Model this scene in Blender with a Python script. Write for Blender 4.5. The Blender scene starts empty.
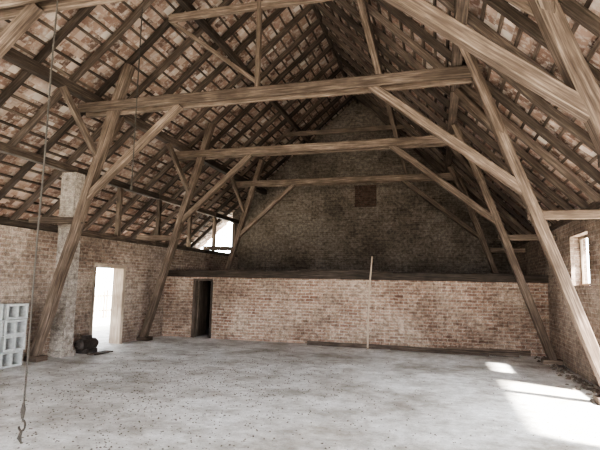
import bpy, math, random
from mathutils import Vector, Matrix
random.seed(7)
RND=random.random
def U(a,b): return a+(b-a)*RND()

# ---------------------------------------------------------------- constants (metres; barn axis = +Y)
XL,XR=-8.2,2.67
D1,D2=13.5,19.2
T=[0.75,4.75,8.4,12.3,16.5]
RX,RZ=-3.1,9.35
SL,SR=0.88,1.03
Y0,Y1=-3.0,19.6
def roofz(x): return RZ-(SL*(RX-x) if x<RX else SR*(x-RX))

# ---------------------------------------------------------------- materials
def newmat(name):
    m=bpy.data.materials.new(name); m.use_nodes=True
    nt=m.node_tree; b=nt.nodes['Principled BSDF']; b.inputs['Roughness'].default_value=.9
    b.inputs['Specular IOR Level'].default_value=.15
    return m,nt,b
def N(nt,t,**k):
    n=nt.nodes.new(t)
    for a,v in k.items():
        if a.startswith('i_'): n.inputs[a[2:].replace('_',' ')].default_value=v
        else: setattr(n,a,v)
    return n
def ramp(nt,fac,stops):
    r=nt.nodes.new('ShaderNodeValToRGB'); e=r.color_ramp.elements
    while len(e)<len(stops): e.new(.5)
    for i,(p,c) in enumerate(stops):
        e[i].position=p; e[i].color=(*c,1) if len(c)==3 else c
    nt.links.new(fac,r.inputs[0]); return r.outputs[0]
def mix(nt,f,a,b,mode='MIX'):
    m=nt.nodes.new('ShaderNodeMix'); m.data_type='RGBA'; m.blend_type=mode
    for i,v in ((0,f),(6,a),(7,b)):
        if hasattr(v,'links'): nt.links.new(v,m.inputs[i])
        else: m.inputs[i].default_value=v if i==0 else (*v,1)
    return m.outputs[2]
def noise(nt,vec,scale,detail=4,rough=.6):
    n=nt.nodes.new('ShaderNodeTexNoise'); n.inputs['Scale'].default_value=scale
    n.inputs['Detail'].default_value=detail; n.inputs['Roughness'].default_value=rough
    nt.links.new(vec,n.inputs['Vector']); return n.outputs['Fac']
def bump(nt,b,h,s,d=.01):
    n=nt.nodes.new('ShaderNodeBump'); n.inputs['Strength'].default_value=s; n.inputs['Distance'].default_value=d
    nt.links.new(h,n.inputs['Height']); nt.links.new(n.outputs[0],b.inputs['Normal'])
def wood(name,c1,c2,c3):
    m,nt,b=newmat(name)
    uv=N(nt,'ShaderNodeUVMap',uv_map='UV').outputs[0]
    mp=N(nt,'ShaderNodeMapping'); mp.inputs['Scale'].default_value=(1.2,22,1); nt.links.new(uv,mp.inputs[0])
    g=noise(nt,mp.outputs[0],1.6,6,.65)
    big=noise(nt,uv,1.3,3)
    at=N(nt,'ShaderNodeAttribute',attribute_name='rnd').outputs['Fac']
    col=ramp(nt,g,[(.3,c1),(.52,c2),(.75,c3)])
    v=ramp(nt,at,[(0,(.5,.485,.47)),(1,(1.4,1.36,1.32))])
    col=mix(nt,1.0,col,v,'MULTIPLY')
    st=ramp(nt,big,[(.35,(.55,.53,.51)),(.65,(1.15,1.15,1.15))])
    col=mix(nt,.9,col,st,'MULTIPLY')
    nt.links.new(col,b.inputs['Base Color']); bump(nt,b,g,.5,.006); b.inputs['Roughness'].default_value=.75
    return m
M_leg=wood('weathered_timber',(.040,.029,.023),(.115,.086,.067),(.27,.218,.178))
M_raft=wood('dark_rafter_timber',(.026,.020,.016),(.075,.057,.046),(.18,.143,.118))
M_batt=wood('batten_timber',(.035,.027,.021),(.09,.068,.054),(.18,.143,.118))
M_pale=wood('pale_timber',(.22,.17,.13),(.38,.31,.25),(.52,.45,.38))

def brick(name,c1,c2,mortar,pale,pf=.5):
    m,nt,b=newmat(name)
    uv=N(nt,'ShaderNodeUVMap',uv_map='UV').outputs[0]
    nz=N(nt,'ShaderNodeTexNoise',i_Scale=2.5,i_Detail=3.0); nt.links.new(uv,nz.inputs['Vector'])
    mm=N(nt,'ShaderNodeVectorMath',operation='MULTIPLY_ADD')
    nt.links.new(nz.outputs['Color'],mm.inputs[0]); mm.inputs[1].default_value=(.03,.03,0); nt.links.new(uv,mm.inputs[2])
    bt=N(nt,'ShaderNodeTexBrick'); bt.offset=.5
    for k,v in (('Scale',1.0),('Mortar Size',.012),('Mortar Smooth',.3),('Bias',0.0),('Brick Width',.25),('Row Height',.085)): bt.inputs[k].default_value=v
    bt.inputs['Color1'].default_value=(*c1,1); bt.inputs['Color2'].default_value=(*c2,1); bt.inputs['Mortar'].default_value=(*mortar,1)
    nt.links.new(mm.outputs[0],bt.inputs['Vector'])
    n1=noise(nt,uv,1.1,5,.65); n2=noise(nt,uv,9,5,.7); n3=noise(nt,uv,35,3); n4=noise(nt,uv,.45,5,.7)
    f=ramp(nt,n1,[(pf-.12,(0,0,0)),(pf+.15,(.6,.6,.6))])
    col=mix(nt,f,bt.outputs['Color'],pale)
    col=mix(nt,.9,col,ramp(nt,n2,[(.3,(.36,.33,.31)),(.62,(1.25,1.22,1.2))]),'MULTIPLY')
    col=mix(nt,.6,col,ramp(nt,n3,[(.35,(.5,.5,.5)),(.6,(1.25,1.25,1.25))]),'MULTIPLY')
    col=mix(nt,.9,col,ramp(nt,n4,[(.38,(.5,.47,.45)),(.58,(1.1,1.1,1.1))]),'MULTIPLY')
    nt.links.new(col,b.inputs['Base Color'])
    h=N(nt,'ShaderNodeMath',operation='MULTIPLY_ADD'); nt.links.new(bt.outputs['Fac'],h.inputs[0]); h.inputs[1].default_value=-1.2; nt.links.new(n2,h.inputs[2])
    bump(nt,b,h.outputs[0],.8,.012)
    return m
M_brick=brick('old_pink_brick',(.17,.095,.068),(.34,.23,.172),(.36,.31,.26),(.37,.30,.24),.5)
M_gable=brick('gable_brick',(.085,.064,.050),(.165,.135,.11),(.15,.132,.113),(.165,.143,.12),.46)  # greyer brick, darkened overall so the colour carries the gable's shade
M_redbrick=brick('red_brick_infill',(.05,.03,.023),(.08,.048,.036),(.06,.048,.04),(.07,.05,.04),.65)
M_sidebrick=brick('side_wall_brick',(.17,.11,.082),(.31,.228,.18),(.33,.285,.24),(.38,.32,.268),.47)
M_plaster=brick('plastered_brick',(.21,.175,.15),(.30,.26,.225),(.31,.28,.25),(.38,.34,.30),.36)

def simple(name,c,scale=8,var=.35,rough=.9,metal=0):
    m,nt,b=newmat(name)
    tc=N(nt,'ShaderNodeTexCoord').outputs['Object']
    n=noise(nt,tc,scale,5,.65)
    col=ramp(nt,n,[(.3,tuple(x*(1-var) for x in c)),(.7,tuple(min(1,x*(1+var)) for x in c))])
    nt.links.new(col,b.inputs['Base Color']); b.inputs['Roughness'].default_value=rough; b.inputs['Metallic'].default_value=metal
    bump(nt,b,n,.4,.008); return m
M_block=simple('concrete_block',(.40,.40,.385),14,.25)
M_slab=simple('slab',(.32,.28,.24),6)
M_white=simple('bounce_white',(.7,.67,.62),4,.15)  # bright white for the aisle wall, added to reflect light onto the low tiles
M_iron=simple('rusty_iron',(.05,.04,.035),20,.4,.6,.4)
M_rope=simple('hemp_rope',(.045,.038,.032),60)
M_rubble=simple('rubble_dirt',(.12,.098,.08),9,.5)
M_ground=simple('outside_ground',(.45,.43,.37),1.5,.2)

def tilemat():
    m,nt,b=newmat('clay_roof_tile')
    uv=N(nt,'ShaderNodeUVMap',uv_map='UV').outputs[0]
    at=N(nt,'ShaderNodeAttribute',attribute_name='rnd').outputs['Fac']
    base=ramp(nt,at,[(0,(.10,.062,.047)),(.35,(.22,.14,.105)),(.65,(.33,.235,.185)),(.85,(.46,.37,.31)),(1,(.58,.51,.45))])
    n=noise(nt,uv,7,5,.7); n2=noise(nt,uv,1.0,3)
    col=mix(nt,ramp(nt,n,[(.48,(0,0,0)),(.66,(.85,.85,.85))]),base,(.52,.46,.405))
    col=mix(nt,.7,col,ramp(nt,n2,[(.35,(.6,.57,.55)),(.65,(1.15,1.15,1.15))]),'MULTIPLY')
    nt.links.new(col,b.inputs['Base Color']); bump(nt,b,n,.5,.008); return m
M_tile=tilemat()
def floormat():
    m,nt,b=newmat('dusty_concrete')
    tc=N(nt,'ShaderNodeTexCoord').outputs['Object']
    a=noise(nt,tc,.4,6,.7); c=noise(nt,tc,5,6,.7); d=noise(nt,tc,45,3,.7); e=noise(nt,tc,11,6,.8); w=noise(nt,tc,1.1,6,.75)
    col=ramp(nt,a,[(.38,(.37,.345,.315)),(.5,(.60,.59,.575)),(.62,(.76,.76,.76))])
    col=mix(nt,.7,col,ramp(nt,c,[(.3,(.6,.58,.55)),(.6,(1.12,1.12,1.12))]),'MULTIPLY')
    col=mix(nt,.5,col,ramp(nt,d,[(.33,(.5,.47,.43)),(.5,(1.08,1.08,1.08))]),'MULTIPLY')
    col=mix(nt,.8,col,ramp(nt,w,[(.38,(.52,.48,.43)),(.53,(1.06,1.06,1.06))]),'MULTIPLY')
    sp=ramp(nt,e,[(.56,(0,0,0)),(.64,(.7,.7,.7))])
    col=mix(nt,sp,col,(.28,.245,.205))
    nt.links.new(col,b.inputs['Base Color']); bump(nt,b,c,.35,.02); b.inputs['Roughness'].default_value=.65
    b.inputs['Specular IOR Level'].default_value=.45
    return m
M_floor=floormat()

# ---------------------------------------------------------------- mesh builder
class MB:
    def __init__(s): s.v=[];s.f=[];s.uv=[];s.r=[];s.mi=[]
    def face(s,pts,uvs,r,mi=0):
        k=len(s.v); s.v+= [tuple(p) for p in pts]; s.f.append(tuple(range(k,k+len(pts)))); s.uv+=uvs; s.r.append(r); s.mi.append(mi)
    def box(s,lo,hi,mi=0,r=None):
        r=RND() if r is None else r
        (a,b,c),(d,e,f)=lo,hi
        s.prism([(a,c),(d,c),(d,f),(a,f)],b,e,mi,r)
    def prism(s,poly,y0,y1,mi=0,r=None):   # poly in XZ, extruded along Y
        r=RND() if r is None else r
        s.face([(x,y0,z) for x,z in poly],[(x,z) for x,z in poly],r,mi)
        s.face([(x,y1,z) for x,z in poly[::-1]],[(x,z) for x,z in poly[::-1]],r,mi)
        n=len(poly)
        for i in range(n):
            (x0,z0),(x1,z1)=poly[i],poly[(i+1)%n]
            p=[(x0,y0,z0),(x0,y1,z0),(x1,y1,z1),(x1,y0,z1)]
            if abs(x1-x0)>abs(z1-z0): u=[(q[0],q[1]) for q in p]
            else: u=[(q[1],q[2]) for q in p]
            s.face(p,u,r,mi)
    def beam(s,p0,p1,w,h,up=(0,0,1),mi=0,jit=.006,seg=None,bev=.012,r=None):
        p0,p1=Vector(p0),Vector(p1); d=p1-p0; L=d.length; d.normalize()
        up=Vector(up); side=d.cross(up)
        if side.length<.05: up=Vector((0,1,0)); side=d.cross(up)
        side.normalize(); up=side.cross(d).normalized()
        seg=seg or max(1,int(L/.9)); r=RND() if r is None else r
        uo,vo=U(0,50),U(0,50)
        prof=[(-w/2+bev,-h/2),(w/2-bev,-h/2),(w/2,-h/2+bev),(w/2,h/2-bev),(w/2-bev,h/2),(-w/2+bev,h/2),(-w/2,h/2-bev),(-w/2,-h/2+bev)]
        per=[0]
        for i in range(8):
            a,b=prof[i],prof[(i+1)%8]; per.append(per[-1]+math.hypot(a[0]-b[0],a[1]-b[1]))
        rings=[]
        for k in range(seg+1):
            c=p0+d*(L*k/seg); j=jit if 0<k<seg else jit*.3
            c=c+side*U(-j,j)+up*U(-j,j); sc=1+U(-.04,.04)*(jit>0)
            rings.append([c+side*(a*sc)+up*(b*sc) for a,b in prof])
        for k in range(seg):
            u0,u1=L*k/seg+uo,L*(k+1)/seg+uo
            for i in range(8):
                j=(i+1)%8
                s.face([rings[k][i],rings[k][j],rings[k+1][j],rings[k+1][i]],
                       [(u0,per[i]+vo),(u0,per[i+1]+vo),(u1,per[i+1]+vo),(u1,per[i]+vo)],r,mi)
        s.face(rings[0][::-1],[(a*.1+uo,b+vo) for a,b in prof[::-1]],r,mi)
        s.face(rings[-1],[(a*.1+uo,b+vo) for a,b in prof],r,mi)
    def tube(s,pts,rad,n=8,mi=0,cap=True):
        pts=[Vector(p) for p in pts]; rings=[]; r=RND()
        for i,p in enumerate(pts):
            d=(pts[min(i+1,len(pts)-1)]-pts[max(i-1,0)]).normalized()
            a=d.cross(Vector((0,1,0)) if abs(d.y)<.8 else Vector((1,0,0))).normalized(); b=d.cross(a)
            rr=rad[i] if isinstance(rad,(list,tuple)) else rad
            rings.append([p+a*math.cos(t*2*math.pi/n)*rr+b*math.sin(t*2*math.pi/n)*rr for t in range(n)])
        for k in range(len(pts)-1):
            for i in range(n):
                j=(i+1)%n
                s.face([rings[k][i],rings[k][j],rings[k+1][j],rings[k+1][i]],[(k*.1,i*.05),(k*.1,i*.05+.05),(k*.1+.1,i*.05+.05),(k*.1+.1,i*.05)],r,mi)
        if cap:
            s.face(rings[0][::-1],[(0,0)]*n,r,mi); s.face(rings[-1],[(0,0)]*n,r,mi)
    def obj(s,name,mats,weld=True):
        me=bpy.data.meshes.new(name); me.from_pydata(s.v,[],s.f)
        uvl=me.uv_layers.new(name='UV'); flat=[c for u in s.uv for c in u]; uvl.data.foreach_set('uv',flat)
        at=me.attributes.new('rnd','FLOAT','FACE'); at.data.foreach_set('value',s.r)
        me.polygons.foreach_set('material_index',s.mi)
        for m in (mats if isinstance(mats,list) else [mats]): me.materials.append(m)
        if weld:
            import bmesh
            bm=bmesh.new(); bm.from_mesh(me); bmesh.ops.remove_doubles(bm,verts=bm.verts,dist=.0004)
            bmesh.ops.recalc_face_normals(bm,faces=bm.faces); bm.to_mesh(me); bm.free()
        me.update(); o=bpy.data.objects.new(name,me); bpy.context.collection.objects.link(o); return o

# ---------------------------------------------------------------- ground / floor
b=MB(); b.box((XL-.1,Y0,-.15),(XR+.1,D2,0)); b.obj('floor',M_floor)
b=MB(); b.box((-60,-60,-.4),(60,70,-.16)); b.obj('ground_outside',M_ground)
b=MB(); b.box((-10.9,Y0,-.15),(XL-.1,D2,-.01)); b.obj('floor_aisle',M_floor)

# ---------------------------------------------------------------- walls
def wallX(name,x0,x1,y0,y1,z1,holes,mat):   # wall in the YZ plane with rectangular holes (ya,yb,za,zb)
    b=MB(); ys=sorted({y0,y1,*[h[0] for h in holes],*[h[1] for h in holes]})
    for ya,yb in zip(ys,ys[1:]):
        hs=[h for h in holes if h[0]<=ya and h[1]>=yb]
        z=0
        for h in sorted(hs,key=lambda h:h[2]):
            if h[2]>z: b.box((x0,ya,z),(x1,yb,h[2]))
            z=h[3]
        if z<z1: b.box((x0,ya,z),(x1,yb,z1))
    return b.obj(name,mat)
wallX('wall_left',XL-.3,XL,Y0,D2,2.72,[(10.2,11.45,0,2.0)],M_sidebrick)
wallX('wall_right',XR,XR+.3,Y0,D2,3.05,[(9.95,11.2,1.75,2.75),(5.6,9.1,.6,2.65),(0.5,4.2,.6,2.65)],M_sidebrick)
wallX('wall_aisle',-10.9,-10.7,Y0,D2,.35,[(12.95,15.25,0,.35)],M_white)
b=MB()
for y in [-1.5+i*2.4 for i in range(9)]: b.beam((-10.8,y,.36),(-10.8,y,2.36),.14,.14,up=(0,1,0))
b.beam((-10.8,Y0,2.42),(-10.8,D2,2.42),.16,.12); b.obj('aisle_posts',M_leg)
# slatted paling fence standing in the sun outside the side door
b=MB()
for i in range(34): b.beam((-15.5,15.6+i*.2,-.16),(-15.5,15.6+i*.2,1.15+U(-.04,.04)),.10,.03,up=(1,0,0),bev=.004)
for z in (.2,.9): b.beam((-15.55,15.5,z),(-15.55,22.4,z),.04,.08,bev=.004)
b.obj('paling_fence',M_pale)
# partition wall
b=MB()
b.box((XL,D1,0),(-7.2,D1+.25,1.82)); b.box((-6.55,D1,0),(XR,D1+.25,1.82)); b.box((-7.2,D1,1.74),(-6.55,D1+.25,1.82))
b.obj('wall_partition',M_brick)
b=MB(); b.box((XL,D1+.16,1.83),(XR,D2,1.97)); b.obj('loft_floor',M_slab)
b=MB(); b.beam((XL,D1+.02,1.92),(-2.6,D1+.02,1.92),.26,.19,r=.1); b.beam((-2.6,D1+.0,1.915),(XR,D1+.0,1.91),.26,.19,r=0); b.obj('trim_ledge_beam',M_raft)
b=MB()
for x0,x1,y,z in ((-4.6,-1.2,13.75,2.03),(-4.3,-.5,13.98,2.03),(-3.9,-1.6,13.8,2.075),(-7.6,-5.0,13.8,2.03),(-1,2.1,13.8,2.03)):
    b.beam((x0,y,z),(x1,y+U(-.03,.03),z+.0),.16,.045,bev=.004)
b.obj('loose_planks',M_raft)
# gables
e=.06
g=[(XL-.3,0),(XR+.3,0),(XR+.3,roofz(XR+.3)+e),(RX,RZ+e),(XL-.3,roofz(XL-.3)+e)]
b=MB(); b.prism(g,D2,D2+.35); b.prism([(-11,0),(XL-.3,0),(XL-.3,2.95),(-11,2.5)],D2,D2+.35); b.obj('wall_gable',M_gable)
b=MB(); b.box((-3.17,D2-.03,4.78),(-2.3,D2+.1,5.66)); b.obj('bricked_up_vent',M_redbrick)
b=MB()   # unseen boarding above the rear opening, added to keep light off roof and gable
zt=3.9; b.prism([(RX-(RZ-zt)/SL,zt),(RX+(RZ-zt)/SR,zt),(RX,RZ+.06)],Y0-.1,Y0); b.obj('rear_gable_light_block',M_raft)
# doorway frame (left)
b=MB()
b.beam((XL-.12,10.26,0),(XL-.12,10.26,2.0),.26,.1); b.beam((XL-.12,11.4,0),(XL-.12,11.4,2.0),.34,.12); b.beam((XL-.12,10.2,2.04),(XL-.12,11.45,2.04),.34,.1)
b.obj('door_1_frame',M_pale)
# partition door: frame + dark plank door ajar
b=MB(); b.beam((-7.17,D1+.1,0),(-7.17,D1+.1,1.74),.08,.22); b.beam((-6.58,D1+.1,0),(-6.58,D1+.1,1.74),.08,.22); b.beam((-7.2,D1+.1,1.74),(-6.55,D1+.1,1.74),.22,.07)
for i in range(5): b.beam((-7.12,D1+.25+i*.13,.03),(-7.10,D1+.25+i*.13,1.7),.03,.125,up=(0,1,0),bev=.004)
b.obj('door_2',M_raft)
# window frames on right wall
def winframe(name,y0,y1,z0,z1):
    b=MB(); x=XR+.2
    for y in (y0+.03,y1-.03): b.beam((x,y,z0),(x,y,z1),.05,.05,up=(0,1,0))
    for z in (z0+.03,z1-.03): b.beam((x,y0,z),(x,y1,z),.05,.05)
    b.beam((x,(y0+y1)/2,z0),(x,(y0+y1)/2,z1),.03,.03,up=(0,1,0))
    b.obj(name,M_pale)
winframe('window_1',9.95,11.2,1.75,2.75)
# column
b=MB(); b.box((XL-.02,8.95,0),(-7.84,9.25,4.1)); b.box((XL-.02,8.9,0),(-7.8,9.3,.12)); b.obj('brick_column',M_plaster)

# ---------------------------------------------------------------- roof
def slope(side,s,off=0):
    k=SL if side<0 else SR; L=math.hypot(1,k); dx,dz=side/L,-k/L; nx,nz=side*k/L,1/L
    return RX+dx*s+nx*off, RZ+dz*s+nz*off
LEN={-1:7.9*math.hypot(1,SL),1:6.1*math.hypot(1,SR)}
raf=MB(); bat=MB()
for side in (-1,1):
    y=Y0+.15
    while y<D2:
        yy=y+U(-.05,.05); x0,z0=slope(side,0.02,-.065); x1,z1=slope(side,LEN[side],-.065)
        k=SL if side<0 else SR
        raf.beam((x0,yy,z0),(x1,yy+U(-.04,.04),z1),.105,.13,up=(side*k,0,1),jit=.012)
        y+=.82
    s=.12
    while s<LEN[side]:
        x,z=slope(side,s,.02)
        yb=Y0
        while yb<D2:
            ye=min(yb+U(3.5,5),D2-.01); k=SL if side<0 else SR
            bat.beam((x,yb,z),(x,ye,z+U(-.004,.004)),.05,.036,up=(side*k,0,1),jit=.006,bev=.004); yb=ye+.005
            if ye>=D2-.02: break
        s+=.31
raf.obj('roof_rafters',M_raft); bat.obj('roof_battens',M_batt)
for side,nm in ((-1,'ceiling_left'),(1,'ceiling_right')):
    b=MB(); s=.02; row=0
    while s<LEN[side]+.1:
        y=Y0-(row%2)*.09
        while y<Y1:
            w=.18; r=min(1,max(0,random.gauss(.45,.26))); a=U(-.004,.004)
            s0,s1=s,s+.37
            xa,za=slope(side,s0,.045+a); xb,zb=slope(side,s1,.075+a)
            xc,zc=slope(side,s1,.09+a); xd,zd=slope(side,s0,.06+a)
            g=U(.008,.02) if RND()<(.018 if side<0 else .003) else -.002
            y0,y1=y+g,y+w+.002; uo,vo=U(0,40),U(0,40)
            uvq=[(uo,vo),(uo+.18,vo),(uo+.18,vo+.36),(uo,vo+.36)]
            b.face([(xa,y0,za),(xa,y1,za),(xb,y1,zb),(xb,y0,zb)],uvq,r)
            b.face([(xb,y0,zb),(xb,y1,zb),(xc,y1,zc),(xc,y0,zc)],uvq,r)
            b.face([(xd,y0,zd),(xc,y0,zc),(xc,y1,zc),(xd,y1,zd)],uvq,r)
            y+=w
        s+=.31; row+=1
    b.obj(nm,M_tile,weld=False)
b=MB(); y=Y0
while y<Y1:
    b.prism([(RX-.22,RZ-.06),(RX,RZ+.09),(RX+.22,RZ-.09),(RX+.24,RZ-.02),(RX,RZ+.17),(RX-.24,RZ+.02)],y,min(y+.4,Y1)); y+=.395
b.obj('ridge_tiles',M_tile)
b=MB(); b.beam((RX,Y0,RZ-.14),(RX,D2,RZ-.14),.06,.18); b.obj('ridge_board',M_raft)

# ---------------------------------------------------------------- purlins
b=MB()
def longbeam(b,x,z,w,h,mi=0):
    y=Y0
    for ye in (T[1]+.3,T[2]+1.0,T[3]+.6,T[4]+.4,D2):
        b.beam((x,y,z),(x,ye,z),w,h,mi=mi,jit=.01); y=ye
longbeam(b,-7.05,5.52,.17,.2); longbeam(b,.38,5.52,.17,.2)
longbeam(b,XL-.05,4.25,.15,.17); longbeam(b,-8.3,2.79,.18,.12); longbeam(b,XR+.1,3.12,.2,.14)
longbeam(b,-4.9,7.35,.14,.16); longbeam(b,-1.35,7.2,.14,.16)
b.obj('roof_purlins',M_raft)
b=MB()
y=Y0+.5
while y<D2:
    b.beam((XL-.08,y,2.85),(XL-.08,y,4.17),.12,.12,up=(0,1,0)); y+=1.95
b.obj('wall_top_posts',M_leg)

# ---------------------------------------------------------------- trusses
def truss(y):
    b=MB(); zc=5.3; a=(0,1,0)
    z0=0.0 if y<D1 else 1.97
    LF,LT=(-8.08,0),(-6.2,6.2); RF,RT=(2.5,0),(.5,5.85)
    def on(F,Tt,z): return F[0]+(Tt[0]-F[0])*(z-F[1])/(Tt[1]-F[1])
    for F,Tt in ((LF,LT),(RF,RT)):
        b.beam((on(F,Tt,z0),y,z0),(Tt[0],y,Tt[1]),.17,.2,up=a,mi=0,jit=.012,r=U(.35,.9))
    for dy in (-.13,.13):
        b.beam((-7.3,y+dy,zc+U(-.015,.015)),(.78,y+dy,zc+U(-.015,.015)),.075,.2,mi=0,jit=.012,r=U(.3,.8))
    b.beam((-4.95,y,5.22),(on(LF,LT,3.35),y,3.35),.13,.16,up=a,jit=.01)
    b.beam((-1.1,y,5.25),(on(RF,RT,3.25)-.02,y,3.25),.15,.17,up=a,jit=.01)
    b.beam((on(LF,LT,2.86)+.1,y,2.9),(XL-.25,y,2.93),.07,.15); b.beam((on(RF,RT,2.86)-.1,y+.1,2.86),(XR,y+.1,2.86),.07,.15)
    for dy in (-1,1):
        b.beam((on(LF,LT,4.2)-.02,y,4.2),(-7.0,y+dy*.95,5.42),.11,.12)
        b.beam((on(RF,RT,4.2)+.02,y,4.2),(.42,y+dy*.95,5.42),.11,.12)
    b.beam((-5.3,y,7.12),(-1.0,y,7.12),.1,.16)
    if y in (T[0],T[2]):
        b.beam((-3.3,y,5.4),(-3.3,y,9.1),.09,.11,up=a); b.beam((-5.3,y+.1,7.1),(-3.3,y+.1,5.55),.08,.12,up=a)
    b.beam((-.95,y,5.4),(-1.35,y,7.05),.11,.12,up=a)
    if z0==0:
        b.beam((-8.17,y,.05),(-7.85,y,.05),.3,.1); b.beam((2.25,y,.05),(2.65,y,.05),.3,.1)
    return b.obj('roof_truss',M_leg)
for y in T: truss(y)

# ---------------------------------------------------------------- concrete block stack
b=MB()
def hblock(b,x,y,z,W=.25,Lh=.5,H=.29):
    t=.04
    b.box((x,y,z),(x+W,y+Lh,z+t)); b.box((x,y,z+H-t),(x+W,y+Lh,z+H))
    for k in range(3):
        yy=y+k*(Lh-t)/2; b.box((x,yy,z+t),(x+W,yy+t,z+H-t))
    b.box((x,y+t,z+t),(x+.02,y+Lh-t,z+H-t))
for i in range(4):
    hblock(b,-8.1+U(-.02,.02),7.42+U(-.03,.03),i*.3)
    hblock(b,-8.1+U(-.02,.02),6.85+U(-.03,.03),i*.3)
b.obj('hollow_concrete_block_stack',M_block)

# old motor by the doorway
b=MB()
b.box((-8.0,9.55,0),(-7.7,9.61,.1)); b.box((-8.0,9.85,0),(-7.7,9.91,.1))
b.tube([(-7.85,9.4,.2),(-7.85,9.45,.2),(-7.85,9.46,.2),(-7.85,9.95,.2),(-7.85,9.96,.2),(-7.85,10.03,.2)],[.08,.11,.13,.13,.10,.08],14)
b.tube([(-7.85,9.33,.2),(-7.85,9.4,.2)],.03,8); b.box((-7.92,9.6,.31),(-7.78,9.8,.4))
b.obj('old_electric_motor',M_iron)
b=MB()
for i in range(4):
    b.beam((-7.55+i*.06,9.4,.025),(-7.5+i*.06,9.95,.03),.05,.03,bev=.003)
b.obj('scrap_wood_pile',M_raft)

# pole, floor timbers
b=MB(); b.tube([(-1.8,13.1,0),(-1.79,13.13,.9),(-1.76,13.17,1.7),(-1.7,13.22,2.45)],[.025,.023,.022,.02],8); b.obj('leaning_pole',M_pale)
b=MB(); b.beam((-3.5,13.3,.05),(1.9,13.15,.05),.14,.1); b.beam((-1.2,13.12,.03),(1.2,13.0,.03),.16,.05); b.obj('floor_timber',M_raft)
b=MB(); b.beam((.2,13.42,.06),(2.2,13.42,.06),.08,.12); b.obj('floor_timber',M_leg)

# ropes
b=MB()
pts=[(-3.67+.004*math.sin(i*.9),3.75,.42+i*.275) for i in range(31)]
b.tube(pts,.009,6)
b.tube([(-3.67,3.75,.42),(-3.67,3.75,.50),(-3.67,3.75,.56)],[.012,.022,.01],8)
hk=[(-3.67+.035*math.sin(t)*1.0,3.75,.36+.05*math.cos(t)) for t in [k*.5 for k in range(10)]]
b.tube(hk,.010,6); b.tube([(-3.67,3.75,.31),(-3.69,3.75,.25),(-3.67,3.76,.2)],[.012,.02,.006],6)
b.obj('hanging_rope',M_rope)
b=MB(); b.tube([(-5.55,7.8,3.45+i*.19) for i in range(20)],.012,6); b.tube([(-5.55,7.8,3.45),(-5.55,7.8,3.38)],.03,6); b.obj('hanging_rope',M_rope)

# rubble along the right wall + floor debris
b=MB()
def lump(b,x,y,z,s):
    pts=[]
    for a in range(5):
        t=a*2*math.pi/5+U(-.3,.3); pts.append((x+math.cos(t)*s*U(.7,1.2),y+math.sin(t)*s*U(.7,1.2),z))
    top=[(p[0]*.6+x*.4,p[1]*.6+y*.4,z+s*U(.3,.8)) for p in pts]; r=RND()
    for i in range(5):
        j=(i+1)%5; b.face([pts[i],pts[j],top[j],top[i]],[(0,0),(1,0),(1,1),(0,1)],r)
    b.face(top,[(0,0)]*5,r)
for i in range(380): lump(b,XR-.1-abs(random.gauss(0,.14)),U(5,13.3),0,U(.015,.05))
b.obj('rubble_heap',M_rubble,weld=False)
b=MB()
for i in range(2600):
    x=random.gauss(-3.8,1.6); y=random.gauss(6.8,2.2)
    if XL+.2<x<XR-.1 and 2<y<13: lump(b,x,y,0,U(.005,.015))
for i in range(1200): lump(b,U(XL+.1,XR-.1),U(3,13.3),0,U(.004,.012))
b.obj('floor_debris',M_rubble,weld=False)

# ---------------------------------------------------------------- light
w=bpy.data.worlds.new('sky'); bpy.context.scene.world=w; w.use_nodes=True
bg=w.node_tree.nodes['Background']; bg.inputs[0].default_value=(.9,.95,1,1); bg.inputs[1].default_value=18.5
s=bpy.data.lights.new('sun','SUN'); s.energy=110; s.angle=math.radians(5); s.color=(1,.96,.9)
so=bpy.data.objects.new('sun',s); bpy.context.collection.objects.link(so)
el=math.radians(54)
d=Vector((-math.cos(el),.28,-math.sin(el))); so.rotation_euler=d.to_track_quat('-Z','Y').to_euler()
try: bpy.context.scene.view_settings.look='AgX - Medium High Contrast'
except Exception as ex: print(ex)

# ---------------------------------------------------------------- camera
yaw,pitch,roll=.277,.119,.019
F=Vector((-math.sin(yaw)*math.cos(pitch),math.cos(yaw)*math.cos(pitch),math.sin(pitch)))
R=Vector((math.cos(yaw),math.sin(yaw),0)); Uv=R.cross(F)
R2=R*math.cos(roll)+Uv*math.sin(roll); U2=-R*math.sin(roll)+Uv*math.cos(roll)
cam=bpy.data.cameras.new('camera'); cam.sensor_width=36; cam.lens=483.9/600*36; cam.clip_end=300
co=bpy.data.objects.new('camera',cam); bpy.context.collection.objects.link(co)
co.matrix_world=Matrix(((R2.x,U2.x,-F.x,0),(R2.y,U2.y,-F.y,0),(R2.z,U2.z,-F.z,1.7),(0,0,0,1)))
bpy.context.scene.camera=co
